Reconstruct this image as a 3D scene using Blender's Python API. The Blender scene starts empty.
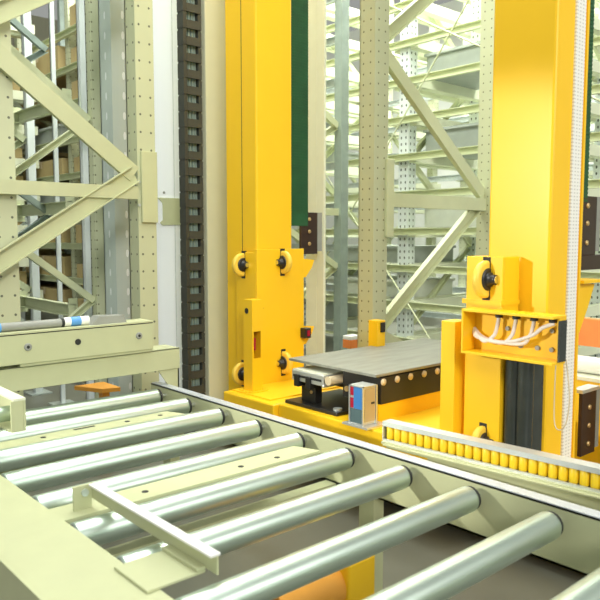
import bpy, bmesh, math, random
from mathutils import Vector, Matrix
random.seed(7)
sc = bpy.context.scene
col = sc.collection
V3 = Vector

# ------------------------------------------------------------------ materials
def new_mat(name):
    m = bpy.data.materials.new(name); m.use_nodes = True
    nt = m.node_tree
    return m, nt, nt.nodes['Principled BSDF']
def mat(name, c, rough=.5, metal=0.0, var=.06, scale=9.0, bump=0.0, coat=0.0, rvar=0.0, stretch=None, spec=.5):
    m, nt, b = new_mat(name)
    tc = nt.nodes.new('ShaderNodeTexCoord')
    no = nt.nodes.new('ShaderNodeTexNoise'); no.inputs['Scale'].default_value = scale; no.inputs['Detail'].default_value = 5
    src = tc.outputs['Object']
    if stretch:
        mp = nt.nodes.new('ShaderNodeMapping'); mp.inputs['Scale'].default_value = stretch
        nt.links.new(src, mp.inputs['Vector']); src = mp.outputs['Vector']
    nt.links.new(src, no.inputs['Vector'])
    rp = nt.nodes.new('ShaderNodeValToRGB')
    rp.color_ramp.elements[0].position = .3; rp.color_ramp.elements[1].position = .7
    rp.color_ramp.elements[0].color = (*[max(0, x*(1-var)) for x in c], 1)
    rp.color_ramp.elements[1].color = (*[min(1, x*(1+var)) for x in c], 1)
    nt.links.new(no.outputs['Fac'], rp.inputs['Fac']); nt.links.new(rp.outputs['Color'], b.inputs['Base Color'])
    b.inputs['Roughness'].default_value = rough; b.inputs['Metallic'].default_value = metal
    b.inputs['Coat Weight'].default_value = coat; b.inputs['Coat Roughness'].default_value = .15
    b.inputs['Specular IOR Level'].default_value = spec
    if rvar:
        mr = nt.nodes.new('ShaderNodeMapRange')
        mr.inputs['To Min'].default_value = rough-rvar; mr.inputs['To Max'].default_value = rough+rvar
        nt.links.new(no.outputs['Fac'], mr.inputs['Value']); nt.links.new(mr.outputs['Result'], b.inputs['Roughness'])
    if bump:
        bn = nt.nodes.new('ShaderNodeBump'); bn.inputs['Strength'].default_value = bump
        nt.links.new(no.outputs['Fac'], bn.inputs['Height']); nt.links.new(bn.outputs['Normal'], b.inputs['Normal'])
    return m
def M_(nt, op, a, b=None, c=None):
    n = nt.nodes.new('ShaderNodeMath'); n.operation = op
    for i, v in enumerate((a, b, c)):
        if v is None: continue
        if isinstance(v, (int, float)): n.inputs[i].default_value = v
        else: nt.links.new(v, n.inputs[i])
    return n.outputs[0]
def perforated(name, c, off=.033, pitch=.072, r=.0068, hole=(.17,.18,.10), rough=.45, metal=0.0, tall=1.0):
    # steel with two rows of punched holes on every face (surface pattern of the upright)
    m, nt, b = new_mat(name)
    tc = nt.nodes.new('ShaderNodeTexCoord'); sp = nt.nodes.new('ShaderNodeSeparateXYZ')
    nt.links.new(tc.outputs['Object'], sp.inputs[0])
    z = M_(nt, 'MULTIPLY', M_(nt, 'SUBTRACT', M_(nt, 'FRACT', M_(nt, 'DIVIDE', sp.outputs['Z'], pitch)), .5), pitch/tall)
    z2 = M_(nt, 'MULTIPLY', z, z)
    res = None
    for ax in ('X', 'Y'):
        d = M_(nt, 'SUBTRACT', M_(nt, 'ABSOLUTE', sp.outputs[ax]), off)
        q = M_(nt, 'LESS_THAN', M_(nt, 'SQRT', M_(nt, 'ADD', M_(nt, 'MULTIPLY', d, d), z2)), r)
        res = q if res is None else M_(nt, 'MAXIMUM', res, q)
    no = nt.nodes.new('ShaderNodeTexNoise'); no.inputs['Scale'].default_value = 6
    nt.links.new(tc.outputs['Object'], no.inputs['Vector'])
    rp = nt.nodes.new('ShaderNodeValToRGB')
    rp.color_ramp.elements[0].color = (*[x*.94 for x in c], 1); rp.color_ramp.elements[1].color = (*[min(1, x*1.05) for x in c], 1)
    nt.links.new(no.outputs['Fac'], rp.inputs['Fac'])
    mx = nt.nodes.new('ShaderNodeMix'); mx.data_type = 'RGBA'
    nt.links.new(res, mx.inputs['Factor']); nt.links.new(rp.outputs['Color'], mx.inputs['A']); mx.inputs['B'].default_value = (*hole, 1)
    nt.links.new(mx.outputs['Result'], b.inputs['Base Color'])
    b.inputs['Roughness'].default_value = rough; b.inputs['Metallic'].default_value = metal
    return m
def yellow_paint(name, c):
    # gloss yellow paint with a few dark scuffs
    m, nt, b = new_mat(name)
    tc = nt.nodes.new('ShaderNodeTexCoord')
    no = nt.nodes.new('ShaderNodeTexNoise'); no.inputs['Scale'].default_value = 4; no.inputs['Detail'].default_value = 4
    nt.links.new(tc.outputs['Object'], no.inputs['Vector'])
    rp = nt.nodes.new('ShaderNodeValToRGB')
    rp.color_ramp.elements[0].color = (*[x*.95 for x in c], 1); rp.color_ramp.elements[1].color = (*[min(1, x*1.04) for x in c], 1)
    nt.links.new(no.outputs['Fac'], rp.inputs['Fac'])
    mp = nt.nodes.new('ShaderNodeMapping'); mp.inputs['Scale'].default_value = (9, 9, 14)
    nt.links.new(tc.outputs['Object'], mp.inputs['Vector'])
    n2 = nt.nodes.new('ShaderNodeTexNoise'); n2.inputs['Scale'].default_value = 1.0; n2.inputs['Detail'].default_value = 3; n2.inputs['Roughness'].default_value = .7
    nt.links.new(mp.outputs['Vector'], n2.inputs['Vector'])
    th = M_(nt, 'GREATER_THAN', n2.outputs['Fac'], .765)
    mx = nt.nodes.new('ShaderNodeMix'); mx.data_type = 'RGBA'
    nt.links.new(M_(nt, 'MULTIPLY', th, .75), mx.inputs['Factor']); nt.links.new(rp.outputs['Color'], mx.inputs['A']); mx.inputs['B'].default_value = (.12, .07, .02, 1)
    nt.links.new(mx.outputs['Result'], b.inputs['Base Color'])
    b.inputs['Roughness'].default_value = .38
    return m

CREAM = (.52, .545, .325)
M = dict(
    cream=mat('cream_green_paint', CREAM, .42, var=.03),
    cream_perf=perforated('cream_green_perforated_steel', (.52, .555, .37)),
    cream_dots=perforated('cream_green_steel_with_sparse_holes', (.53, .56, .36), off=.04, pitch=.12, r=.008, hole=(.12,.13,.09)),
    galv_perf=perforated('galvanised_perforated_steel', (.74, .80, .79), r=.010, hole=(.10, .12, .11), metal=.35, tall=1.6),
    rack=mat('pale_green_rack_paint', (.62, .665, .43), .45, var=.03),
    galv=mat('galvanised_steel', (.60, .66, .64), .42, metal=.6, var=.08, scale=22),
    yellow=yellow_paint('crane_yellow_paint', (.95, .572, .012)),
    yellow_plain=mat('bright_yellow_plastic', (.95, .66, .02), .4, var=.02),
    zinc=mat('zinc_roller_steel', (.61, .72, .64), .38, metal=.92, var=.05, scale=3, rvar=.05, stretch=(1, 12, 12)),
    steel=mat('bright_steel', (.72, .74, .74), .25, metal=1.0, var=.04),
    alu=mat('anodised_aluminium', (.72, .75, .74), .36, metal=.75, var=.03),
    dark=mat('dark_gap', (.02, .022, .02), .7),
    black=mat('black_painted_steel', (.018, .018, .017), .38, var=.2),
    chain=mat('black_chain_plastic', (.045, .047, .038), .45, var=.2),
    plate=mat('worn_grey_platform', (.255, .26, .215), .5, var=.14, scale=5, bump=.03, stretch=(1, 4, 4)),
    belt=mat('green_toothed_belt', (.012, .085, .03), .55, var=.15),
    clamp=mat('dark_brown_clamp_steel', (.035, .017, .012), .45, var=.2),
    brass=mat('brass_bolt', (.62, .45, .22), .4, metal=.8),
    white=mat('white_panel', (.93, .97, 1.0), .5, var=.01),
    whitep=mat('white_plastic', (.85, .85, .83), .4, var=.02),
    cable=mat('white_cable', (.80, .72, .64), .5, var=.02),
    blue=mat('blue_plastic', (.05, .22, .55), .35, var=.04),
    bluel=mat('blue_label', (.10, .32, .70), .4, var=.05),
    red=mat('dark_red_lens', (.40, .012, .04), .25),
    glass=mat('smoked_lens', (.10, .16, .17), .2, var=.1),
    tan=mat('tan_anodised_metal', (.66, .55, .36), .4, var=.05),
    column=mat('beige_column_paint', (.58, .58, .40), .5, var=.02),
    pale=mat('pale_cream_paint', (.74, .76, .60), .45, var=.02),
    orange=mat('orange_paint', (.80, .36, .05), .45, var=.05),
    redor=mat('orange_red_paint', (.86, .25, .05), .45, var=.08),
    motor=mat('dark_grey_glossy_motor', (.035, .042, .038), .22, var=.15),
    grey=mat('grey_plastic', (.30, .31, .28), .5, var=.08),
    carton=mat('brown_carton', (.46, .36, .16), .75, var=.12, scale=3),
    pale_blue=mat('pale_blue_white_steel', (.74, .80, .80), .4, metal=.2, var=.03),
    cable_teal=mat('grey_green_cable', (.22, .30, .26), .5),
    galv_dark=mat('weathered_galvanised_steel', (.31, .38, .34), .5, metal=.2, var=.1),
    galv_lit_slots=perforated('galvanised_steel_lit_slots', (.56, .64, .60), off=.0, pitch=.145, r=.012, hole=(.85,.90,.90), metal=.2, tall=2.4),  # slots painted pale to stand for light showing through them
    pale_yellow=mat('worn_pale_yellow_wheel', (.88, .60, .07), .45, var=.05),
    sensor_tan=mat('tan_sensor_metal', (.50, .38, .19), .45, var=.04),
    arm=mat('pale_shelf_paint', (.72, .76, .56), .45, var=.03),
    cap=mat('silver_cap_strip', (.58, .62, .66), .35, metal=.35, var=.03),
    tote=mat('pale_tote_plastic', (.66, .70, .60), .5, var=.05),
    totegrey=mat('grey_tote_plastic', (.36, .40, .36), .5, var=.06),
    floor=mat('grey_floor_coating', (.17, .175, .14), .4, var=.1, scale=2),
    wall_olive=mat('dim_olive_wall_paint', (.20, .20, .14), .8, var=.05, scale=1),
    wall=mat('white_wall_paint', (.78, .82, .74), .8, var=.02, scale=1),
)
# measuring strip: white band with short dark graduations (pattern of the strip itself)
def strip_mat():
    m, nt, b = new_mat('white_graduated_strip')
    tc = nt.nodes.new('ShaderNodeTexCoord'); sp = nt.nodes.new('ShaderNodeSeparateXYZ')
    nt.links.new(tc.outputs['Object'], sp.inputs[0])
    fz = M_(nt, 'FRACT', M_(nt, 'DIVIDE', sp.outputs['Z'], .016))
    a = M_(nt, 'LESS_THAN', fz, .42)
    fx = M_(nt, 'FRACT', M_(nt, 'DIVIDE', sp.outputs['X'], .026))
    a = M_(nt, 'MULTIPLY', a, M_(nt, 'LESS_THAN', fx, .6))
    mx = nt.nodes.new('ShaderNodeMix'); mx.data_type = 'RGBA'
    nt.links.new(M_(nt, 'MULTIPLY', a, .4), mx.inputs['Factor']); mx.inputs['A'].default_value = (.88, .87, .80, 1); mx.inputs['B'].default_value = (.30, .29, .24, 1)
    nt.links.new(mx.outputs['Result'], b.inputs['Base Color']); b.inputs['Roughness'].default_value = .45
    return m
M['strip'] = strip_mat()

# ------------------------------------------------------------------ mesh builder
class MB:
    def __init__(s): s.v = []; s.f = []; s.sm = []
    def add(s, vs, fs, smooth=False):
        o = len(s.v); s.v += [tuple(p) for p in vs]
        s.f += [tuple(i+o for i in f) for f in fs]; s.sm += [smooth]*len(fs); return s
    def box(s, x0, x1, y0, y1, z0, z1):
        vs = [(x, y, z) for x in (x0, x1) for y in (y0, y1) for z in (z0, z1)]
        return s.add(vs, [(0,1,3,2),(4,6,7,5),(0,4,5,1),(2,3,7,6),(0,2,6,4),(1,5,7,3)])
    def prism(s, pts, axis, a0, a1):
        n = len(pts); k = 'xyz'.index(axis)
        def mk(p, a):
            q = list(p); q.insert(k, a); return q
        vs = [mk(p, a0) for p in pts]+[mk(p, a1) for p in pts]
        fs = [tuple(range(n))[::-1], tuple(range(n, 2*n))]+[(i, (i+1) % n, n+(i+1) % n, n+i) for i in range(n)]
        return s.add(vs, fs)
    def cyl(s, p, q, r, n=20, r2=None, caps=True):
        p, q = V3(p), V3(q); d = (q-p).normalized()
        u = d.orthogonal().normalized(); w = d.cross(u); r2 = r if r2 is None else r2
        an = [2*math.pi*i/n for i in range(n)]
        vs = [p+(u*math.cos(a)+w*math.sin(a))*r for a in an]+[q+(u*math.cos(a)+w*math.sin(a))*r2 for a in an]
        s.add(vs, [(i, (i+1) % n, n+(i+1) % n, n+i) for i in range(n)], True)
        if caps: s.add(vs, [tuple(range(n))[::-1], tuple(range(n, 2*n))])
        return s
    def lathe(s, p, axis, prof, n=20):
        p, d = V3(p), V3(axis).normalized(); u = d.orthogonal().normalized(); w = d.cross(u)
        vs = []; m = len(prof)
        for t, r in prof:
            for i in range(n):
                a = 2*math.pi*i/n; vs.append(p+d*t+(u*math.cos(a)+w*math.sin(a))*r)
        fs = [(k*n+i, k*n+(i+1) % n, (k+1)*n+(i+1) % n, (k+1)*n+i) for k in range(m-1) for i in range(n)]
        s.add(vs, fs, True)
        return s.add(vs, [tuple(range(n))[::-1], tuple(range((m-1)*n, m*n))])
    def obox(s, p, q, w, h, up=(0, 0, 1), ow=0, oh=0):
        # oriented bar from p to q, width w across, height h along 'up'
        p, q = V3(p), V3(q); d = (q-p).normalized(); a = d.cross(V3(up)).normalized(); b = a.cross(d)
        vs = [e+a*(ow+i*w/2)+b*(oh+j*h/2) for e in (p, q) for i in (-1, 1) for j in (-1, 1)]
        return s.add(vs, [(0,1,3,2),(4,6,7,5),(0,4,5,1),(2,3,7,6),(0,2,6,4),(1,5,7,3)])
    def channel(s, p, q, w, d, t, up):
        # C profile: web of width w (perpendicular to up), flanges d deep along up
        s.obox(p, q, w, t, up)
        for e in (-1, 1): s.obox(p, q, t, d-t, up, ow=e*(w/2-t/2), oh=d/2)
        return s
    def tube(s, pts, r, n=10):
        pts = [V3(p) for p in pts]; rings = []; u = None
        for i, p in enumerate(pts):
            d = (pts[min(i+1, len(pts)-1)]-pts[max(i-1, 0)]).normalized()
            u = d.orthogonal().normalized() if u is None else (u-d*u.dot(d)).normalized()
            w = d.cross(u); rings.append([p+(u*math.cos(2*math.pi*k/n)+w*math.sin(2*math.pi*k/n))*r for k in range(n)])
        vs = [v for g in rings for v in g]
        fs = [(i*n+k, i*n+(k+1) % n, (i+1)*n+(k+1) % n, (i+1)*n+k) for i in range(len(pts)-1) for k in range(n)]
        s.add(vs, fs, True)
        return s.add(vs, [tuple(range(n))[::-1], tuple(range((len(pts)-1)*n, len(pts)*n))])
    def build(s, name, m, parent=None, off=None, bevel=0.0, loc=None):
        """world-coordinate geometry; off = world position of the object's origin"""
        o = V3(off) if off is not None else V3((0, 0, 0))
        me = bpy.data.meshes.new(name)
        me.from_pydata([tuple(V3(p)-o) for p in s.v], [], s.f); me.update()
        bm = bmesh.new(); bm.from_mesh(me)
        bmesh.ops.recalc_face_normals(bm, faces=bm.faces); bm.to_mesh(me); bm.free()
        me.polygons.foreach_set('use_smooth', s.sm)
        me.materials.append(M[m] if isinstance(m, str) else m)
        ob = bpy.data.objects.new(name, me); col.objects.link(ob)
        if bevel:
            bv = ob.modifiers.new('bevel', 'BEVEL'); bv.width = bevel; bv.segments = 2; bv.limit_method = 'ANGLE'; bv.angle_limit = math.radians(50)
            bv.harden_normals = False
        if parent is not None:
            ob.parent = parent
            if loc is not None: ob.location = loc
            else: ob.location = o-world_of(parent)
        else: ob.location = o
        return ob
def world_of(o):
    p = V3((0, 0, 0))
    while o is not None: p += o.location; o = o.parent
    return p
def tag(o, label, cat, group=None, kind=None):
    o['label'] = label; o['category'] = cat
    if group: o['group'] = group
    if kind: o['kind'] = kind
    return o
def thing(name, label, cat, loc, group=None):
    e = bpy.data.objects.new(name, None); col.objects.link(e); e.location = loc; e.empty_display_size = .1
    return tag(e, label, cat, group)
def part(mb, name, m, parent, bevel=0.0, origin=None, label=None):
    o = mb.build(name, m, parent, off=origin if origin is not None else world_of(parent), bevel=bevel)
    if label: o['label'] = label
    return o
def kids(o): return [c for c in bpy.data.objects if c.parent == o]
def copy_tree(o, parent=None):
    c = o.copy(); col.objects.link(c); c.parent = parent
    for ch in kids(o): copy_tree(ch, c)
    return c
def struct(mb, name, m, off=(0, 0, 0)):
    o = mb.build(name, m, None, off=off); o['kind'] = 'structure'; return o
def smooth_path(pts, n=6):
    pts = [V3(p) for p in pts]; out = []
    P = [pts[0]]+pts+[pts[-1]]
    for i in range(1, len(P)-2):
        for k in range(n):
            t = k/n; a, b, c, d = P[i-1], P[i], P[i+1], P[i+2]
            out.append(.5*((2*b)+(c-a)*t+(2*a-5*b+4*c-d)*t*t+(3*b-a-3*c+d)*t**3))
    out.append(pts[-1]); return out

# ------------------------------------------------------------------ setting
struct(MB().box(-5, 14.2, -5, 18.2, -.1, 0), 'floor', 'floor')
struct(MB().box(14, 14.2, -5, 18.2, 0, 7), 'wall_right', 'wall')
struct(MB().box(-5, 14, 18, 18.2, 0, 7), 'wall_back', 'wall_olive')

# ------------------------------------------------------------------ roller conveyor
RT = .65
cv = thing('roller_conveyor', 'wide roller conveyor with shiny zinc rollers filling the foreground', 'conveyor', (1.45, 2.0, 0))
Y0, Y1 = .15, 3.62
r = MB()
r.box(2.05, 2.058, Y0, Y1, .46, RT); r.box(2.05, 2.105, Y0, Y1, RT-.006, RT); r.box(2.097, 2.105, Y0, Y1, RT-.03, RT-.006); r.box(2.05, 2.105, Y0, Y1, .46, .468)
sr = part(r, 'side_rail', 'cream', cv)
part(MB().box(2.052, 2.104, Y0, Y1, RT, RT+.004), 'rail_cap', 'cap', sr, label='silver metal cap strip on the rail')
r = MB(); r.box(.60, .835, Y0, Y1, RT-.006, RT+.002); r.box(.827, .835, Y0, Y1, .46, RT-.006); r.box(.60, .608, Y0, Y1, .46, RT-.006)
part(r, 'side_rail', 'cream', cv)
AX = RT-.045
roller_y = [3.465-.298*k for k in range(11)]
roller_y += [.18]
for y in roller_y:
    L = MB().lathe((.845, y, AX), (1, 0, 0), [(0, .036), (.004, .0435), (.012, .0445), (1.143, .0445), (1.151, .0435), (1.155, .036)], 40)
    ro = part(L, 'roller', 'zinc', cv, origin=(1.45, y, AX))
    part(MB().cyl((2.0, y, AX), (2.012, y, AX), .041, 24), 'end_cap', 'dark', ro)
    part(MB().cyl((.836, y, AX), (.845, y, AX), .041, 24), 'end_cap', 'dark', ro)
    part(MB().cyl((2.012, y, AX), (2.05, y, AX), .012, 10), 'shaft', 'steel', ro)
for (y0, y1, holes) in ((2.895, 3.035, ((1.16, 2.985), (1.56, 2.985), (1.737, 2.985))), (2.05, 2.17, ((1.162, 2.106), (1.566, 2.102), (1.739, 2.096)))):
    p = MB().prism([(.84, y0), (1.86 if y0 > 2.5 else 1.93, y0), (1.80 if y0 > 2.5 else 1.89, y1), (.84, y1)], 'z', RT-.026, RT-.016)
    p.box(.85, 1.75, y0+.01, y0+.016, .52, RT-.026); p.box(.85, 1.75, y1-.016, y1-.01, .52, RT-.026)
    cp = part(p, 'cover_plate', 'cream', cv)
    for hx, hy in holes:
        part(MB().cyl((hx, hy, RT-.017), (hx, hy, RT-.0150), .012, 16), 'bolt_hole', 'dark', cp)
    if y0 > 2.5: part(MB().box(1.31, 1.41, 3.004, 3.020, RT-.017, RT-.015), 'slot', 'dark', cp)
for y in (3.3, 2.11, .5):
    part(MB().box(.835, 2.05, y-.03, y+.03, .40, .46), 'cross_member', 'cream', cv)
for (x, y) in ((.62, 3.45), (.62, .35), (.62, 1.9), (2.06, 3.45), (2.06, .35), (2.06, 1.9)):
    part(MB().box(x-.015, x+.045, y-.04, y+.04, 0.012, .46).box(x-.06, x+.09, y-.08, y+.08, 0, .012), 'leg', 'cream', cv)
du = thing('drive_motor', 'yellow geared motor on a floor plinth under the conveyor rollers', 'motor', (1.62, 1.75, 0))
part(MB().box(1.4, 1.85, 1.62, 1.88, 0, .16), 'plinth', 'grey', du)
part(MB().box(1.70, 1.84, 1.66, 1.84, .16, .36), 'gearbox', 'yellow', du, bevel=.01)
part(MB().cyl((1.42, 1.75, .26), (1.70, 1.75, .26), .08, 24), 'motor_body', 'orange', du)

# stub brackets of the chain transfer (C-shaped plates standing on the left side)
b = thing('chain_bracket', 'cream bearing bracket with a shaft above the far rollers at left', 'bracket', (.95, 2.95, RT))
part(MB().box(.950, .960, 2.63, 3.20, .775, .893).box(.905, .950, 2.63, 2.640, .775, .893).box(.90, .950, 2.64, 3.20, .775, .785).box(.80, .960, 2.98, 3.20, RT+.002, RT+.012).box(.94, .95, 2.98, 3.20, RT+.012, .775), 'plate', 'cream', b, bevel=.002)
part(MB().box(.915, .960, 2.63, 3.20, .893, .901), 'top_flange', 'pale', b)
part(MB().cyl((.70, 2.74, .825), (.950, 2.74, .825), .030, 20), 'shaft', 'zinc', b)
b = thing('chain_bracket', 'cream angle bracket with a bright flange across the near rollers, lower left', 'bracket', (.95, 1.8, RT))
part(MB().box(.967, .973, 1.40, 2.11, RT+.012, .712).box(.905, .967, 2.098, 2.108, RT-.02, .712).box(.80, .967, 1.45, 1.62, RT+.002, RT+.010).box(.94, .967, 1.45, 1.62, RT+.01, RT+.02), 'plate', 'cream', b, bevel=.002)
part(MB().box(.948, .978, 1.40, 2.08, .712, .718), 'top_flange', 'whitep', b, label='bright white top flange')
part(MB().cyl((.942, 2.098, .688), (.942, 2.090, .688), .012, 14), 'bolt', 'galv', b)

# ------------------------------------------------------------------ portal with stop bar
pt = thing('portal_frame', 'cream crossbeam with gusset feet spanning the far end of the conveyor', 'portal', (1.5, 3.55, RT))
part(MB().box(.70, 2.172, 3.50, 3.508, .742, .862).box(.70, 2.172, 3.50, 3.66, .854, .862).box(.70, 2.172, 3.652, 3.66, .742, .854), 'crossbeam', 'cream', pt, bevel=.002)
g = MB().prism([(2.172, .742), (2.172, .60), (2.135, .60), (2.035, .742)], 'y', 3.51, 3.518)
g.box(2.164, 2.172, 3.51, 3.65, .47, .742); g.box(2.105, 2.164, 3.51, 3.61, .50, .508)
part(g, 'gusset_foot', 'cream', pt)
part(MB().box(.70, .708, 3.51, 3.6, RT, .742), 'gusset_foot', 'cream', pt)
sb = thing('stop_bar', 'long cream stop bar with round bolts lying on the crossbeam', 'bar', (1.4, 3.5, .862))
part(MB().box(.72, 1.985, 3.47, 3.482, .878, 1.022).box(.72, 1.985, 3.482, 3.60, .878, .886).box(1.25, 1.985, 3.48, 3.59, .862, .878), 'face_plate', 'cream', sb, bevel=.002)
part(MB().box(.72, 1.985, 3.474, 3.60, 1.022, 1.028), 'gap_strip', 'dark', sb, label='dark strip under the lid')
part(MB().box(.72, 1.985, 3.468, 3.61, 1.028, 1.036), 'lid', 'cream', sb)
for x, hole in ((1.287, 0), (1.545, 1), (1.896, 0)):
    if hole: part(MB().cyl((x, 3.4705, .96), (x, 3.467, .96), .016, 20), 'hole', 'dark', sb)
    else:
        bo = part(MB().lathe((x, 3.4702, .96), (0, -1, 0), [(0, .019), (.004, .019), (.006, .015)], 20), 'bolt', 'grey', sb)
        part(MB().cyl((x, 3.4642, .96), (x, 3.4632, .96), .008, 10), 'socket', 'dark', bo)
rd = thing('pneumatic_rod', 'grey rod with white and blue sleeve lying on top of the stop bar', 'rod', (1.4, 3.54, 1.036))
part(MB().cyl((1.10, 3.54, 1.058), (1.50, 3.54, 1.058), .022, 20), 'rod', 'grey', rd)
part(MB().cyl((.98, 3.54, 1.058), (1.16, 3.54, 1.058), .025, 20), 'sleeve', 'whitep', rd)
sl2 = part(MB().cyl((1.50, 3.54, 1.060), (1.635, 3.54, 1.060), .024, 20), 'sleeve', 'whitep', rd)
part(MB().cyl((1.535, 3.54, 1.060), (1.59, 3.54, 1.060), .0245, 20), 'label_band', 'bluel', sl2)
part(MB().cyl((1.16, 3.54, 1.058), (1.18, 3.54, 1.058), .0255, 20), 'label_band', 'bluel', rd)
part(MB().cyl((1.485, 3.54, 1.058), (1.50, 3.54, 1.058), .0235, 20), 'seal', 'dark', rd)
part(MB().prism([(1.635, 1.036), (1.84, 1.036), (1.825, 1.075), (1.68, 1.08)], 'y', 3.50, 3.58), 'end_block', 'grey', rd)

# ------------------------------------------------------------------ guide strip of yellow rollers on the right rail
def yaw_pt(t, dx, z):
    z -= .018     # t metres along the bar from its far end
    a = V3((2.165, 1.92, 0)); d = V3((.08, -.88, 0)).normalized(); n = V3((-d.y, d.x, 0))   # n points to +x
    p = a+d*t+n*dx; p.z = z; return p
gr = thing('guide_strip', 'guide rail holding a row of small yellow rollers beside the conveyor', 'guide rail', (2.2, 1.5, RT))
def qbar(mb, t0, t1, d0, d1, z0, z1):
    vs = [yaw_pt(t, d, z) for t in (t0, t1) for d in (d0, d1) for z in (z0, z1)]
    return mb.add(vs, [(0,1,3,2),(4,6,7,5),(0,4,5,1),(2,3,7,6),(0,2,6,4),(1,5,7,3)])
TL = 1.55
m = MB(); qbar(m, 0, TL, .0, .055, .752, .757); qbar(m, 0, TL, .0, .005, .738, .752); qbar(m, 0, TL, .049, .055, .680, .752); qbar(m, 0, TL, .0, .055, .674, .680); qbar(m, 0, TL, .0, .004, .680, .686); qbar(m, -.004, 0, .0, .055, .674, .757)
part(m, 'profile', 'alu', gr)
m = MB(); qbar(m, .0, TL, -.012, .0, .666, .676); qbar(m, .02, .22, -.004, .004, .650, .672); qbar(m, .22, TL, -.004, .004, .612, .672); qbar(m, .02, TL, -.03, -.012, .666, .671); qbar(m, .05, TL, .03, .038, .655, .674); 
part(m, 'mounting_angle', 'cream', gr)
k = 0; t = .022
while t < TL-.02:
    p = yaw_pt(t, .022, .6825)
    part(MB().lathe(p, (0, 0, 1), [(0, .0135), (.003, .0165), (.050, .0165), (.053, .0135)], 14), 'guide_roller', 'yellow_plain', gr, origin=p)
    t += .0365; k += 1

# ------------------------------------------------------------------ crane
cr = thing('crane_mast_frame', 'tall yellow twin-mast frame of the stacker crane', 'crane', (3.05, 2.82, 0))
H = 4.7
def mast(y0, y1, seam):
    mb = MB().box(2.90, 3.21 if seam else 3.168, y0, y1, .26, H)
    mo = part(mb, 'mast', 'yellow', cr, bevel=.012, origin=(3.05, (y0+y1)/2, 0))
    if seam: part(MB().box(2.8985, 2.902, 3.852, 3.857, .5, H), 'weld_seam', 'dark', mo, label='dark vertical seam on the mast')
    return mo
mL = mast(3.70, 4.04, True); mR = mast(1.606, 1.924, False)
part(MB().box(3.150, 3.167, 1.596, 1.612, .26, H), 'guide_edge', 'yellow', mR)
part(MB().box(3.052, 3.135, 1.597, 1.6055, .45, H), 'measuring_strip', 'strip', mR, origin=(3.05, 1.6, 0), label='white graduated measuring strip')
part(MB().box(2.86, 3.25, 1.0, 4.2, .06, .26), 'base_beam', 'yellow', cr, bevel=.01)
part(MB().box(2.86, 3.60, 1.55, 4.1, H, H+.25), 'top_beam', 'yellow', cr, bevel=.01)
for y in (1.1, 4.1): part(MB().cyl((2.99, y, .14), (3.11, y, .14), .10, 32), 'travel_wheel', 'steel', cr)
rl = tag(MB().box(2.98, 3.12, -2, 9, 0, .012).box(3.04, 3.06, -2, 9, .012, .03).box(3.02, 3.08, -2, 9, .03, .04).build('floor_rail', 'steel', None, off=(3.05, 3, 0)), 'steel floor rail that the crane runs on', 'rail')

# lift carriage
ca = thing('lift_carriage', 'yellow lift carriage with deck and wheeled side plates between the two masts', 'carriage', (3.0, 2.82, .5))
DZ = .515
part(MB().box(2.64, 3.58, 1.96, 3.17, .30, DZ).box(2.605, 3.58, 3.175, 3.68, .30, DZ-.004).box(2.75, 3.58, 1.96, 3.17, .22, .30), 'deck', 'yellow', ca, bevel=.008)
part(MB().box(2.66, 3.5, 3.27, 3.66, DZ-.004, DZ+.004), 'deck_plate', 'yellow', ca)
part(MB().box(2.67, 3.5, 1.99, 2.40, DZ, DZ+.005), 'deck_plate', 'yellow', ca)
part(MB().box(2.78, 3.56, 2.50, 2.55, DZ, .606), 'fork_bearer', 'yellow', ca)
part(MB().box(3.15, 3.56, 3.02, 3.08, DZ, .606), 'fork_bearer', 'yellow', ca)
# left side plate
part(MB().box(2.865, 3.28, 3.655, 3.672, DZ-.004, 1.42).box(2.865, 2.881, 3.672, 3.885, .50, 1.40).box(2.865, 3.02, 3.672, 3.69, 1.395, 1.42), 'side_plate', 'yellow', ca, bevel=.003)
# right side plate and housing in front of the mast
pr = MB().box(2.75, 2.762, 1.745, 1.936, .50, 1.412).box(2.762, 2.885, 1.745, 1.757, .50, 1.412).box(2.762, 3.28, 1.928, 1.940, .50, 1.412)
part(pr, 'side_plate', 'yellow', ca, bevel=.003)
part(MB().box(2.735, 2.885, 1.740, 1.948, 1.195, 1.215), 'stiffener', 'yellow', ca)
def wheel(c, out, axis, m='yellow', rad=.078):
    """guide wheel poking out of a slot in the plate; out = plate normal, axis = wheel axle"""
    c, o, a = V3(c), V3(out), V3(axis)
    sl = MB()
    z = V3((0, 0, 1)); w = .020; h = rad*1.18
    vs = [c+a*(i*w)+z*(j*h)+o*k for k in (-.012, .0015) for i in (-1, 1) for j in (-1, 1)]
    sl.add(vs, [(0,1,3,2),(4,6,7,5),(0,4,5,1),(2,3,7,6),(0,2,6,4),(1,5,7,3)])
    wc = c+o*.012
    wo = part(MB().lathe(wc-a*.016, a, [(0, rad*.86), (.004, rad*.97), (.010, rad), (.022, rad), (.028, rad*.97), (.032, rad*.86)], 36), 'guide_wheel', 'pale_yellow', ca, origin=wc)
    part(sl, 'wheel_slot', 'dark', wo)
    part(MB().lathe(wc+a*.016, a, [(0, rad*.60), (.006, rad*.58), (.007, rad*.46)], 28), 'tyre_ring', 'black', wo)
    part(MB().lathe(wc+a*.022, a, [(0, rad*.40), (.010, rad*.38), (.012, rad*.28), (.034, rad*.26)], 24), 'hub', 'black', wo)
    part(MB().cyl(wc+a*.056, wc+a*.060, rad*.20, 16), 'axle_bolt', 'steel', wo)
wheel((2.865, 3.80, 1.315), (-1, 0, 0), (0, -1, 0))
wheel((2.865, 3.81, .575), (-1, 0, 0), (0, -1, 0))
wheel((3.085, 3.655, 1.33), (0, -1, 0), (-1, 0, 0))
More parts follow.
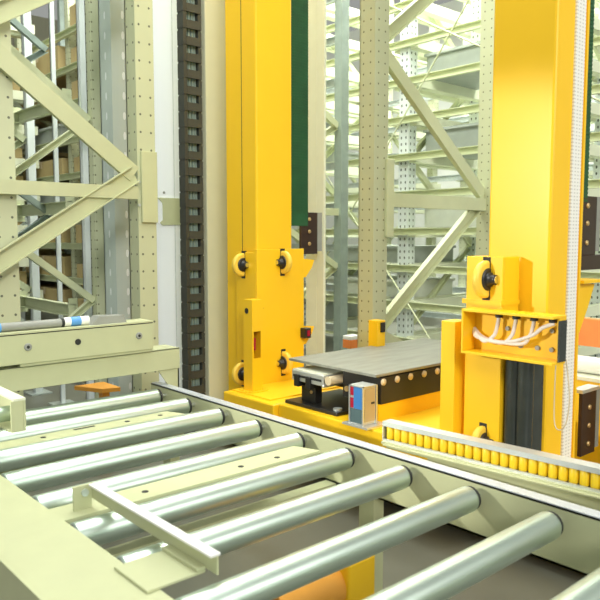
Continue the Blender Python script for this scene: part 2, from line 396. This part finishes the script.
wheel((3.09, 3.655, .645), (0, -1, 0), (-1, 0, 0))
wheel((2.75, 1.828, 1.310), (-1, 0, 0), (0, -1, 0), rad=.085)
wheel((2.75, 1.828, .565), (-1, 0, 0), (0, -1, 0), rad=.07)
# posts
pl = MB().box(2.70, 2.705, 3.495, 3.585, DZ, 1.10).box(2.778, 2.783, 3.495, 3.585, DZ, 1.10).box(2.705, 2.778, 3.580, 3.585, DZ, 1.10)
pl.box(2.705, 2.778, 3.495, 3.501, DZ, .735).box(2.705, 2.778, 3.495, 3.501, .905, 1.10).box(2.705, 2.712, 3.495, 3.501, .735, .905).box(2.768, 2.778, 3.495, 3.501, .735, .905).box(2.70, 2.783, 3.495, 3.585, 1.10, 1.106).box(2.68, 2.81, 3.47, 3.61, DZ, DZ+.01)
po = part(pl, 'corner_post', 'yellow', ca)
part(MB().cyl((2.6995, 3.55, 1.035), (2.697, 3.55, 1.035), .018, 18), 'hole', 'dark', po)
part(MB().box(2.72, 2.755, 3.53, 3.575, .78, .86), 'photo_sensor', 'red', po)
part(MB().box(2.70, 2.80, 1.958, 2.038, DZ, 1.108), 'corner_post', 'yellow', ca, bevel=.004)
po = part(MB().box(3.46, 3.54, 3.13, 3.21, DZ, .948), 'corner_post', 'yellow', ca, bevel=.003)
part(MB().box(3.49, 3.525, 3.118, 3.13, .87, .935), 'photo_sensor', 'black', po)
# ears on the far edge of the left side plate
for z in (1.29, .82):
    part(MB().prism([(3.28, z+.06), (3.38, z+.05), (3.36, z+.0), (3.30, z-.07), (3.28, z-.07)], 'y', 3.658, 3.668), 'ear', 'yellow', ca)
se = part(MB().box(3.245, 3.30, 3.60, 3.655, .80, .87), 'limit_switch', 'black', ca, bevel=.004)
part(MB().box(3.262, 3.285, 3.597, 3.6, .815, .855), 'lens', 'red', se)
# cable box: open C tray facing the conveyor
CZ0, CZ1, CY0, CY1, CX0, CX1 = .978, 1.180, 1.438, 1.882, 2.64, 2.736
cbm = MB().box(CX1, CX1+.01, CY0, CY1, CZ0, CZ1).box(CX0, CX1, CY0, CY1, CZ1-.012, CZ1).box(CX0, CX1, CY0, CY1, CZ0, CZ0+.012).box(CX0, CX1, CY1-.010, CY1, CZ0+.012, CZ1-.012).box(CX0+.05, CX1, CY0, CY0+.010, CZ0+.012, CZ1-.012)
cbx = part(cbm, 'cable_tray', 'yellow', ca, bevel=.002)
part(MB().box(CX0+.04, CX1, CY0-.008, CY0, CZ0+.012, CZ1-.02), 'end_cover', 'motor', cbx)
ends = [1.73, 1.645, 1.56, 1.475]
start = V3((2.69, 1.862, 1.075))
for i, y in enumerate(ends):
    part(MB().cyl((2.705, y, CZ1-.012), (2.705, y, CZ1-.032), .017, 14), 'cable_gland', 'black', cbx)
    dep = [0, .004, .010, .014][i]
    pts = [(2.725, 1.870, 1.08), (2.69, 1.82, 1.055-dep*.5), (2.685, y+.055, 1.038+dep*.6), (2.69, y+.012, 1.07+dep*1.2), (2.70, y+.004, 1.115), (2.705, y, CZ1-.03)]
    if i == 3: pts = [(2.725, 1.870, 1.085), (2.70, 1.80, 1.050), (2.685, 1.68, 1.045), (2.68, 1.56, 1.085), (2.685, 1.51, 1.125), (2.70, 1.465, 1.145)]
    part(MB().tube(smooth_path(pts), .0085), 'cable', 'cable', cbx, label='white cable in the tray')
for y, z in ((1.635, 1.03), (1.555, 1.03), (1.49, 1.03), (1.70, 1.10), (1.49, 1.11)):
    part(MB().cyl((CX1, y, z), (CX1-.012, y, z), .010, 10), 'tray_bolt', 'grey', cbx)
# dark twin cylinder motor under the tray
mo = part(MB().box(2.80, 2.899, 1.615, 1.742, .43, .978), 'hoist_motor', 'motor', ca, bevel=.006)
for y, rr in ((1.648, .036), (1.708, .036)):
    part(MB().cyl((2.80, y, .43), (2.80, y, .977), rr, 28), 'motor_tube', 'motor', mo)
part(MB().tube(smooth_path([(2.80, 1.462, .985), (2.82, 1.452, .82), (2.83, 1.47, .70), (2.84, 1.51, .665), (2.85, 1.535, .72), (2.86, 1.54, .97)]), .0028, 8), 'loose_wire', 'tan', ca, label='thin grey wire loop below the tray')

# telescopic fork on the deck
fk = thing('telescopic_fork', 'black telescopic fork unit with a worn grey top plate on the carriage deck', 'fork', (3.2, 2.83, DZ))
part(MB().prism([(2.685, 3.16), (2.685, 2.72), (3.14, 2.72), (3.14, 3.16)], 'z', DZ, DZ+.02), 'base_plate', 'black', fk, bevel=.003)
part(MB().box(2.745, 2.80, 2.96, 3.08, DZ+.02, .660).box(2.688, 2.745, 3.045, 3.085, .63, .70).box(2.688, 2.745, 2.945, 2.985, .63, .70), 'upright_clamp', 'black', fk, bevel=.003)
part(MB().cyl((2.735, 2.765, DZ+.02), (2.735, 2.765, DZ+.032), .026, 24), 'plate_bolt', 'galv', fk)
part(MB().box(2.95, 3.95, 2.78, 3.12, .606, .742).box(2.79, 3.95, 2.492, 2.78, .606, .752), 'fork_body', 'black', fk, bevel=.003)
hd = part(MB().box(2.70, 2.95, 2.845, 3.115, .660, .722).box(2.692, 2.95, 2.835, 2.85, .655, .670), 'alloy_head', 'alu', fk, bevel=.004)
part(MB().box(2.705, 2.95, 2.85, 3.11, .722, .728), 'head_cover', 'pale', hd)
part(MB().box(2.697, 2.70, 2.86, 3.10, .685, .698), 'groove', 'dark', hd)
part(MB().cyl((2.70, 2.808, .698), (2.95, 2.808, .698), .025, 24), 'drive_shaft', 'tan', fk)
part(MB().box(2.74, 4.02, 2.485, 3.19, .760, .776), 'top_plate', 'plate', fk, bevel=.003)
for x in (2.806, 2.918, 3.03, 3.15, 3.27, 3.39, 3.51, 3.63, 3.75, 3.87):
    part(MB().lathe((x, 2.492, .728), (0, -1, 0), [(0, .019), (.006, .019), (.008, .010), (.011, .009)], 20), 'chain_roller', 'tan', fk)
part(MB().cyl((2.79, 2.74, .655), (2.776, 2.74, .655), .016, 14), 'brass_fitting', 'brass', fk)
part(MB().cyl((2.79, 2.70, .655), (2.776, 2.70, .655), .016, 14), 'brass_fitting', 'brass', fk)
part(MB().cyl((2.745, 2.99, .60), (2.738, 2.99, .60), .010, 12), 'brass_fitting', 'brass', fk)

# light-curtain / distance sensor
sn = thing('laser_sensor', 'blue and silver laser sensor with two red windows on the carriage deck', 'sensor', (2.66, 2.51, DZ))
part(MB().box(2.605, 2.76, 2.42, 2.60, DZ, DZ+.010), 'foot_plate', 'alu', sn)
ST = .728
part(MB().box(2.622, 2.716, 2.462, 2.556, DZ+.010, ST), 'housing', 'alu', sn, bevel=.003)
part(MB().box(2.617, 2.622, 2.466, 2.528, .61, ST-.004), 'front_cover', 'blue', sn)
part(MB().box(2.617, 2.622, 2.468, 2.550, .535, .608), 'front_window', 'glass', sn)
part(MB().box(2.616, 2.622, 2.528, 2.550, .678, ST-.006), 'red_window', 'red', sn)
part(MB().box(2.616, 2.622, 2.528, 2.550, .612, .664), 'red_window', 'red', sn)
part(MB().box(2.613, 2.622, 2.552, 2.560, DZ+.01, ST+.004).box(2.613, 2.622, 2.456, 2.464, DZ+.01, ST+.004).box(2.711, 2.720, 2.454, 2.462, DZ+.01, ST+.004).box(2.613, 2.720, 2.456, 2.560, ST, ST+.004), 'bracket', 'alu', sn)
part(MB().box(2.628, 2.706, 2.4575, 2.462, .545, ST-.01), 'side_panel', 'sensor_tan', sn)
part(MB().box(2.675, 2.70, 2.455, 2.4575, .635, .645), 'slot', 'dark', sn)

# hoist belts and their clamps
def belt(y, z0, lab, x1=3.537):
    t = thing('hoist_belt', lab, 'belt', (3.44, y, z0))
    part(MB().box(3.34, x1, y-.004, y+.004, z0-.1, H), 'band', 'belt', t)
    mb = MB(); z = z0
    n = int((H-z0)/.02)
    for i in range(n):
        mb.box(3.342, x1-.002, y-.007, y-.004, z0+i*.02, z0+i*.02+.011)
    part(mb, 'teeth', 'belt', t)
    return t
belt(3.86, 1.68, 'dark green toothed belt hanging beside the left mast', 3.50)
belt(1.765, 1.68, 'dark green toothed belt hanging beside the right mast')
def clamp(x0, x1, y, z0, z1, lab, zs, arm=True, cap=False):
    t = thing('belt_clamp', lab, 'clamp', ((x0+x1)/2, y, z0))
    part(MB().box(x0, x1, y-.03, y-.009, z0, z1), 'clamp_plate', 'clamp', t, bevel=.003)
    part(MB().box(x1, x1+.05, y-.025, y+.03, z0+.02, z1), 'side_strip', 'grey', t)
    for z in zs:
        part(MB().lathe(((x0*.5+x1*.5), y-.03, z), (0, -1, 0), [(0, .014), (.006, .013), (.008, .009)], 14), 'bolt', 'brass', t)
    if arm: part(MB().box(x0-.03, x1+.27, y-.035, y+.04, z0-.075, z0), 'arm', 'clamp', t)
    if cap: part(MB().box(x0-.01, x1+.02, y-.035, y+.03, z1, z1+.018), 'cap', 'alu', t)
    return t
clamp(3.44, 3.645, 1.79, 1.405, 1.71, 'dark brown belt clamp with bolts, high beside the right mast', (1.66, 1.57, 1.47))
clamp(3.56, 3.72, 1.79, .33, .675, 'dark brown belt clamp with a silver cap, low beside the right mast', (.59, .49, .39), arm=False, cap=True)
clamp(3.435, 3.60, 3.89, 1.375, 1.68, 'dark brown belt clamp with bolts beside the left mast', (1.63, 1.54, 1.45), arm=False)

# yellow bracket, orange beam behind the right mast
t = thing('carriage_bracket', 'small yellow wedge bracket behind the right mast', 'bracket', (3.36, 1.66, 1.1))
part(MB().prism([(3.21, 1.28), (3.40, 1.27), (3.34, 1.16), (3.26, 1.04), (3.21, 1.04)], 'y', 1.64, 1.66), 'web', 'yellow', t)
part(MB().box(3.21, 3.41, 1.60, 1.70, 1.28, 1.295), 'flange', 'yellow', t)
ob = thing('orange_crossbeam', 'orange-red steel beam on posts behind the right mast', 'beam', (4.3, 1.9, 0))
part(MB().box(4.25, 4.33, 1.1, 2.6, .82, .99), 'beam', 'redor', ob)
part(MB().box(4.25, 4.33, 1.1, 1.2, 0, .82).box(4.25, 4.33, 2.5, 2.6, 0, .82), 'post', 'redor', ob)
lb = thing('low_cabinet', 'low yellow machine cabinet with a white tube on top, right edge', 'cabinet', (4.0, 1.9, 0))
part(MB().box(3.88, 4.15, 1.60, 2.25, 0, .68), 'body', 'yellow', lb, bevel=.01)
part(MB().box(3.87, 4.16, 1.59, 2.26, .68, .70), 'top', 'pale', lb)
part(MB().cyl((4.0, 1.62, .75), (4.0, 2.2, .75), .05, 24), 'tube', 'whitep', lb)

# ------------------------------------------------------------------ energy chain, beige column, white cabinet at left
ec = thing('energy_chain', 'black plastic energy chain hanging upright in front of the white cabinet', 'cable chain', (2.88, 4.44, .2))
lk = None
for i in range(39):
    z = .22+i*.115
    if lk is None:
        mb = MB()
        for x in (2.80, 2.925):
            mb.box(x, x+.028, 4.40, 4.48, z, z+.105)
            mb.box(x+.004, x+.024, 4.405, 4.475, z+.105, z+.115)
        mb.box(2.828, 2.925, 4.398, 4.412, z, z+.058).box(2.828, 2.925, 4.468, 4.48, z, z+.115)
        lk = part(mb, 'chain_link', 'chain', ec, origin=(2.88, 4.44, z))
    else:
        c = lk.copy(); col.objects.link(c); c.parent = ec; c.location = lk.location+V3((0, 0, .115*i))
for x in (2.845, 2.87, 2.895, 2.915): part(MB().cyl((x, 4.44, .21), (x, 4.44, 4.7), .011, 10), 'cable', 'cable_teal', ec)
part(MB().box(2.78, 2.975, 4.36, 4.52, 0, .22), 'foot_box', 'black', ec)
bc = tag(MB().box(2.985, 3.20, 4.40, 4.60, 0, 4.9).build('steel_post', 'column', None, off=(3.1, 4.5, 0), bevel=.006), 'smooth beige steel column between the energy chain and the left mast', 'column')
cb = thing('white_cabinet', 'tall white sheet-metal cabinet between the rack and the energy chain', 'cabinet', (3.0, 4.95, 0))
part(MB().box(2.74, 3.2, 4.80, 5.15, 0, 4.6), 'body', 'white', cb, bevel=.004)
part(MB().box(2.952, 2.956, 4.7985, 4.802, .1, 4.5), 'door_gap', 'galv', cb)
part(MB().prism([(2.80, 1.80), (3.06, 1.80), (3.06, 1.60), (2.84, 1.59), (2.82, 1.61), (2.845, 1.63), (2.845, 1.76)], 'y', 4.79, 4.80), 'sheet_bracket', 'cream', cb)
part(MB().cyl((2.86, 4.80, 1.84), (2.86, 4.795, 1.84), .01, 10), 'screw', 'grey', cb)

# ------------------------------------------------------------------ racks
def upright_mesh(w, d, h):
    t = .012
    return MB().box(-w/2, w/2, -d/2, -d/2+t, 0, h).box(-w/2, -w/2+t, -d/2+t, d/2, 0, h).box(w/2-t, w/2, -d/2+t, d/2, 0, h).box(-w/2, -w/4, d/2-t, d/2, 0, h).box(w/4, w/2, d/2-t, d/2, 0, h)
def frame(label, cat_group, x0, x1, y, h, mu, mb_, nodes, bw=.07, arms=None, wu=.12, horiz=(), rear_mat=None, name='rack_frame', yo=0.0, inset=.05):
    """upright frame standing across the aisle: two perforated uprights, zig-zag braces, optional shelf arms"""
    f = thing(name, label, 'rack frame', (x0, y, 0), cat_group)
    for x, mm in ((x0, mu), (x1, rear_mat or mu)):
        u = upright_mesh(wu, wu, h).build('upright', mm, f, loc=(x-x0, 0, 0))
        part(MB().box(x-.1, x+.1, y-.1, y+.1, 0, .012), 'foot_plate', 'galv', f)
    s = 1
    for (a, za), (b_, zb) in zip(nodes[:-1], nodes[1:]):
        # rising braces show their open side, falling ones their web
        up = (0, -1, 0) if a == 0 else (0, 1, 0)
        s = -s; yy = y+yo-.004*s+(.04 if a == 0 and yo == 0 else 0)
        e0, e1 = x0+(.05 if yo == 0 else -.19), x1-inset
        pa = (e0 if a == 0 else e1, yy, za); pb = (e0 if b_ == 0 else e1, yy, zb)
        part(MB().channel(pa, pb, bw, .045 if yo == 0 else .035, .006, up), 'brace', mb_, f)
    for z, hh in horiz:
        part(MB().channel((x0-(0 if yo == 0 else .06), y+yo-.015, z), (x1-(0 if yo == 0 else .10), y+yo-.015, z), hh, .045, .006, (0, 1, 0)), 'horizontal', mb_, f)
    if arms:
        for z in arms:
            part(MB().box(x0-.05, x1+.05, y-.17, y-.06, z-.06, z+.05).box(x0-.05, x1+.05, y+.06, y+.17, z-.06, z+.05), 'shelf_arm', 'arm', f)
    return f
def move_copy(src, dx, dy, label, group=None):
    c = copy_tree(src); c.location = src.location+V3((dx, dy, 0)); c['label'] = label
    if group: c['group'] = group
    return c

# near-side rack, seen behind the conveyor at left
nodes = []
f1 = frame('pale green rack frame with two wide diagonal braces just behind the stop bar', None, 1.535, 2.505, 4.5, 5.4, 'cream_dots', 'cream',
           [(0, 1.27), (1, 1.925), (0, 2.70), (1, 3.35), (0, 3.95), (1, 4.5)], bw=.115, horiz=((1.80, .085), (.30, .085), (3.3, .085)), wu=.14, yo=-.112, inset=.12)
part(MB().box(2.455, 2.578, 4.408, 4.429, 1.60, 2.09), 'splice_plate', 'cream', f1, bevel=.004)
for z in (1.88, 1.72): part(MB().cyl((2.442, 4.430, z), (2.442, 4.420, z), .010, 10), 'bolt', 'galv', f1)
f2 = frame('galvanised rack frame with wide perforated upright, second in the row behind the stop bar', None, 1.5, 2.57, 4.95, 5.4, 'galv_lit_slots', 'galv',
           [(0, 3.1), (1, 3.8), (0, 4.5)], bw=.05, wu=.19)
f2b = frame('cream perforated rack frame standing third in the row behind the stop bar', None, 1.5, 2.53, 5.25, 5.4, 'cream_perf', 'rack',
           [(0, .3), (1, 1.0), (0, 1.7), (1, 2.4), (0, 3.1), (1, 3.8), (0, 4.5)], bw=.05, wu=.09)
f3 = frame('slim white rack frame standing fourth in the row behind the stop bar', None, 1.45, 2.56, 5.52, 5.4, 'pale_blue', 'galv',
           [(1, 2.4), (0, 3.1), (1, 3.8), (0, 4.5)], bw=.05, wu=.06)
f3b = frame('thin galvanised rack frame standing fifth in the row behind the stop bar', None, 1.45, 2.56, 6.1, 5.4, 'pale_blue', 'galv_dark',
           [(1, .3), (0, 1.0), (1, 1.7), (0, 2.4), (1, 3.1), (0, 3.8), (1, 4.5)], bw=.05, wu=.035)
f4 = frame('slim white rack frame standing sixth in the row behind the stop bar', None, 1.45, 2.57, 6.7, 5.4, 'pale_blue', 'rack',
           [(0, .3), (1, 1.0), (0, 1.7), (1, 2.4), (0, 3.1), (1, 3.8), (0, 4.5)], bw=.06, wu=.07)
def beam(name, label, x, y0, y1, z, h=.10, m='rack', group=None):
    t = thing(name, label, 'rail', (x, (y0+y1)/2, z), group)
    part(MB().channel((x, y0, z), (x, y1, z), h, .05, .006, (-1, 0, 0)), 'rail', m, t)
    part(MB().box(x-.055, x+.02, y0, y0+.008, z-.1, z+.1), 'end_plate', m, t)
    part(MB().box(x-.055, x+.02, y1-.008, y1, z-.1, z+.1), 'end_plate', m, t)
    return t
words = ['lowest', 'second lowest', 'middle', 'second highest', 'highest']
for k, z in enumerate((.9, 1.74, 2.58)):
    beam('pallet_rail', 'rack rail at the %s level on the aisle side of the left-hand rack' % ['lowest', 'second', 'third'][k], 2.46, 5.56, 6.66, z, m='rack')
lvl_w = ['first', 'second', 'third', 'fourth', 'fifth', 'sixth', 'seventh', 'eighth', 'ninth', 'tenth', 'eleventh']
def goods(kind, label, x0, x1, y0, y1, z, hh):
    t = thing('carton' if kind == 'carton' else 'storage_tote', label, 'box', ((x0+x1)/2, (y0+y1)/2, z))
    if kind == 'carton':
        part(MB().box(x0, x1, y0, y1, z, z+hh), 'body', 'carton', t, bevel=.006)
        c = (y0+y1)/2
        part(MB().box(x0, x1, c-.03, c+.03, z+hh, z+hh+.002).box(x0-.002, x0, c-.03, c+.03, z+hh-.09, z+hh), 'tape', 'tan', t)
    else:
        part(MB().box(x0+.03, x1-.03, y0+.02, y1-.02, z, z+hh-.03), 'body', kind, t)
        part(MB().box(x0, x1, y0, y1, z+hh-.03, z+hh), 'rim', kind, t)
    return t

# far-side rack, first row facing the crane
zz = [(0, .82-1.02), (1, .82-1.02)]
A1 = frame('cream perforated rack frame with long diagonal braces standing between the two masts', None, 3.755, 5.2, 3.45, 5.4, 'cream_perf', 'rack',
           [(1, .2), (0, .80), (1, 1.83), (0, 2.86), (1, 3.9), (0, 4.9)], bw=.095, horiz=((1.77, .10), (3.8, .10), (.20, .1)), wu=.145)
part(MB().box(3.80, 3.875, 3.355, 3.378, 1.50, 2.05), 'splice_plate', 'rack', A1, bevel=.004)
A2 = frame('rack frame with galvanised rear upright, one bay behind the cream frame', None, 3.755, 5.08, 5.1, 5.4, 'cream_perf', 'rack',
           [(0, .5), (1, 1.2), (0, 1.9), (1, 2.6), (0, 3.3), (1, 4.0)], bw=.06, wu=.10, horiz=((1.75, .07),), rear_mat='galv_dark')
move_copy(A1, 0, -1.95, 'rack frame at the right edge partly hidden behind the right mast')
for i in range(1, 6):
    move_copy(A2, 0, 1.65*i, 'rack frame with galvanised rear upright, %s bays behind the cream frame' % ['', 'two', 'three', 'four', 'five', 'six'][i])
pc = tag(MB().box(3.70, 3.80, 3.98, 4.10, 0, 5.0).box(3.70, 3.715, 3.90, 3.98, 0, 5.0).build('steel_post', 'pale', None, off=(3.78, 4.04, 0), bevel=.004), 'pale cream steel column just right of the green belt by the left mast', 'column')
# tension rods crossing in the bay
for (p, q, lab) in (((5.25, 3.6, .0), (5.25, 6.6, 3.4), 'thin steel tension rod rising to the left behind the cream frame'), ((5.33, 3.6, 3.8), (5.33, 6.6, .0), 'thin steel tension rod falling to the left behind the cream frame'),
                    ((5.3, 2.0, 2.2), (5.3, 5.0, 3.9), 'thin steel tension rod high up beside the right mast'), ((5.3, 2.0, .9), (5.3, 3.4, .55), 'thin steel tension rod low beside the right post')):
    tag(MB().cyl(p, q, .008, 8).build('tension_rod', 'rack', None, off=p), lab, 'rod')
lvA = [.34+.42*k for k in range(11)]
A5 = frame('dense shelf rack frame closing the end of the crane aisle, nearest of its row', None, 2.65, 3.56, 9.3, 5.4, 'galv_perf', 'galv',
           [(1, .3), (0, 1.0), (1, 1.7), (0, 2.4), (1, 3.1), (0, 3.8), (1, 4.5)], bw=.06, arms=lvA, wu=.09)
for i, w_ in enumerate(('second', 'third')):
    move_copy(A5, 0, 1.25*(i+1), 'dense shelf rack frame closing the end of the crane aisle, %s of its row' % w_)
# pallet beams along the first row, beyond the left mast
for k in range(9):
    for x, sd in ((3.685, 'aisle face'), (5.20, 'rear face')):
        if x < 4: beam('pallet_rail', '%s rack rail from the floor along the %s of the far-side rack' % (lvl_w[k], sd), x, 5.15, 13.4, .55+.42*k, h=.075)
        else: beam('pallet_rail', '%s rack rail from the floor along the %s of the far-side rack' % (lvl_w[k], sd), x, 5.15, 13.4, .55+.42*k, h=.075, m='galv')
# goods on those rails, seen through the left-hand rack
for b_ in range(4):
    y = 6.75+1.65*b_
    for k in range(0, 9):
        if random.random() < .28: continue
        mm = random.choice(['carton', 'carton', 'totegrey', 'carton'])
        goods(mm, '%s on the %s rail level of the far-side rack, bay %s' % ({'totegrey': 'grey storage tote', 'carton': 'brown carton'}[mm], lvl_w[k], ['nearest the column', 'second past it', 'third past it', 'farthest off'][b_]), 3.66, 5.2, y+.12+.1*random.random(), y+1.45, .55+.42*k+.038, random.uniform(.16, .30))
# second row
lvB = [.30+.42*k for k in range(11)]
B1 = frame('multi-level rack frame with many shelf arms, seen right of the cream frame', None, 6.4, 7.75, 5.35, 5.4, 'galv_perf', 'rack',
           [(0, .4), (1, 1.4), (0, 2.4), (1, 3.4), (0, 4.4)], bw=.07, arms=lvB, wu=.14)
for (dy, w) in ((-1.65, 'multi-level rack frame hidden mostly behind the right mast'), (1.65, 'multi-level rack frame behind the cream frame, second in its row'), (3.3, 'multi-level rack frame right of the left mast, third in its row'), (4.95, 'multi-level rack frame far back, fourth in its row'), (6.6, 'multi-level rack frame far back, fifth in its row'), (8.25, 'multi-level rack frame far back, sixth in its row')):
    move_copy(B1, 0, dy, w)
for k in range(10):
    beam('pallet_rail', '%s rack rail from the floor along the front of the multi-level frames' % lvl_w[k], 6.32, 2.0, 13.6, .30+.42*k, h=.08)
# third row
C1 = frame('distant rack frame in the third row, first from the right', None, 9.6, 10.9, 3.4, 5.6, 'cream_perf', 'rack',
           [(1, .4), (0, 1.4), (1, 2.4), (0, 3.4), (1, 4.4)], bw=.07, arms=[.2+.45*k for k in range(11)], wu=.14)
for i, w in enumerate(('second', 'third', 'fourth', 'fifth', 'sixth', 'seventh')):
    move_copy(C1, 0, 1.7*(i+1), 'distant rack frame in the third row, %s from the right' % w)
for k in range(10):
    beam('pallet_rail', '%s rack rail from the floor along the distant third row' % lvl_w[k], 9.52, 3.0, 14, .2+.45*k, h=.09, m='galv')
# goods on the shelf arms
bayw = ['right of the first multi-level frame', 'between the first and second multi-level frames', 'between the second and third multi-level frames', 'between the third and fourth multi-level frames', 'between the fourth and fifth multi-level frames', 'beyond the fifth multi-level frame']
for b_ in range(6):
    y = 3.7+1.65*b_
    for k in range(0, 10):
        if random.random() < (.55 if b_ < 3 else .3): continue
        mm = random.choice(['tote', 'totegrey', 'totegrey'] if b_ < 3 else ['carton', 'totegrey', 'carton', 'tote'])
        goods(mm, '%s on the %s shelf level %s' % ({'tote': 'pale storage tote', 'totegrey': 'grey storage tote', 'carton': 'brown carton'}[mm], lvl_w[k], bayw[b_]), 6.55, 7.5, y+.10, y+1.55, lvB[k]+.05, random.uniform(.18, .31))
for b_ in range(2):
    y = 9.3+1.25*b_
    for k in range(0, 10):
        if random.random() < .25: continue
        mm = random.choice(['carton', 'totegrey', 'carton'])
        goods(mm, '%s on the %s shelf level closing the aisle, %s bay' % ({'totegrey': 'grey storage tote', 'carton': 'brown carton'}[mm], lvl_w[k], ['near', 'rear'][b_]), 2.73, 3.5, y+.09, y+1.16, lvA[k]+.05, random.uniform(.16, .3))
# small things low in the background
t = thing('orange_ledge', 'orange steel ledge seen under the portal crossbeam', 'ledge', (2.0, 4.1, 0))
part(MB().prism([(1.86, 4.25), (2.06, 4.25), (2.06, 4.02), (1.95, 4.05)], 'z', .535, .56), 'plate', 'orange', t)
part(MB().box(2.0, 2.05, 4.15, 4.2, 0, .535), 'post', 'orange', t)
t = thing('junction_box', 'small red box with white lid on a post behind the fork plate', 'box', (4.43, 4.3, 0))
part(MB().box(4.40, 4.46, 4.27, 4.33, 0, .53), 'post', 'rack', t)
part(MB().box(4.37, 4.50, 4.26, 4.36, .53, .605), 'body', 'redor', t, bevel=.005)
part(MB().box(4.37, 4.50, 4.26, 4.36, .605, .64), 'lid', 'whitep', t, bevel=.005)

# repeats of one kind carry a group phrase
GROUPS = {'rack_frame': 'upright frames of the storage racks', 'pallet_rail': 'rails running along the storage racks', 'carton': 'cartons stored in the racks',
          'storage_tote': 'totes stored in the racks', 'hoist_belt': 'green hoist belts', 'belt_clamp': 'dark belt clamps beside the masts',
          'tension_rod': 'thin tension rods in the rack bays', 'steel_post': 'smooth steel posts beside the left mast', 'chain_bracket': 'cream brackets on the left of the conveyor'}
for o in list(bpy.data.objects):
    k = o.name.split('.')[0]
    if o.parent is None and k in GROUPS: o['group'] = GROUPS[k]

# ------------------------------------------------------------------ light and camera
w = bpy.data.worlds.new('world'); sc.world = w; w.use_nodes = True
bg = w.node_tree.nodes['Background']; bg.inputs['Color'].default_value = (.97, 1, .95, 1); bg.inputs['Strength'].default_value = .33
def area(name, loc, tgt, sx, sy, e, c=(1, 1, 1)):
    l = bpy.data.lights.new(name, 'AREA'); l.shape = 'RECTANGLE'; l.size = sx; l.size_y = sy; l.energy = e; l.color = c
    o = bpy.data.objects.new(name, l); col.objects.link(o); o.location = loc
    o.rotation_euler = (V3(tgt)-V3(loc)).to_track_quat('-Z', 'Y').to_euler(); return o
area('ceiling_light_conveyor', (1.4, 1.8, 5.6), (1.4, 1.8, 0), 3.0, 5, 150, (.96, 1, .93))
area('ceiling_light_aisle', (3.9, 4.6, 6.2), (3.9, 4.6, 0), 4.0, 6, 420, (.96, 1, .92))
area('ceiling_light_second_aisle', (8.6, 7.0, 6.2), (8.6, 7, 0), 1.2, 9, 950, (.98, 1, .92))
area('fill_light_rack', (5.8, 5.0, 5.9), (5.9, 5.0, 0), .5, 9, 330, (1, 1, .94))  # added fill between the rack rows, brightens the pale shelf arms
area('fill_light_front', (3.6, -3.5, 3.4), (3.1, 3.0, 1.3), 3.0, 2.0, 90, (1, .98, .93))  # unseen fill added behind the camera, lights the forward faces
sn_ = bpy.data.lights.new('sun_fill', 'SUN'); sn_.energy = 1.4; sn_.angle = math.radians(14); sn_.color = (1, .98, .93)  # sun-like fill added to brighten the cabinet and other front-facing sides
sun_fill = bpy.data.objects.new('sun_fill', sn_); col.objects.link(sun_fill); sun_fill.location = (2, -6, 6)
sun_fill.rotation_euler = V3((.55, 1, -.55)).to_track_quat('-Z', 'Y').to_euler()
s = bpy.data.lights.new('work_lamp', 'SPOT'); s.energy = 800; s.spot_size = math.radians(24); s.spot_blend = .35; s.shadow_soft_size = .07; s.color = (1, .97, .88)
so = bpy.data.objects.new('work_lamp', s); col.objects.link(so); so.location = (-2.6, 3.85, 2.25)
so.rotation_euler = (V3((2.8, 1.95, 1.1))-so.location).to_track_quat('-Z', 'Y').to_euler()

cam = bpy.data.cameras.new('camera'); co = bpy.data.objects.new('camera', cam); col.objects.link(co)
cam.sensor_width = 36; cam.sensor_fit = 'HORIZONTAL'; cam.lens = 36*707.13/600
cam.clip_end = 60; cam.clip_start = .05
co.location = (0, 0, 1.5); co.rotation_euler = (math.radians(90-5.091), 0, math.radians(48.414-90))
cam.dof.use_dof = True; cam.dof.focus_distance = 3.9; cam.dof.aperture_fstop = 4.5
sc.camera = co
vs = sc.view_settings; vs.view_transform = 'Standard'; vs.look = 'None'; vs.gamma = 1; vs.exposure = .06; vs.use_curve_mapping = False
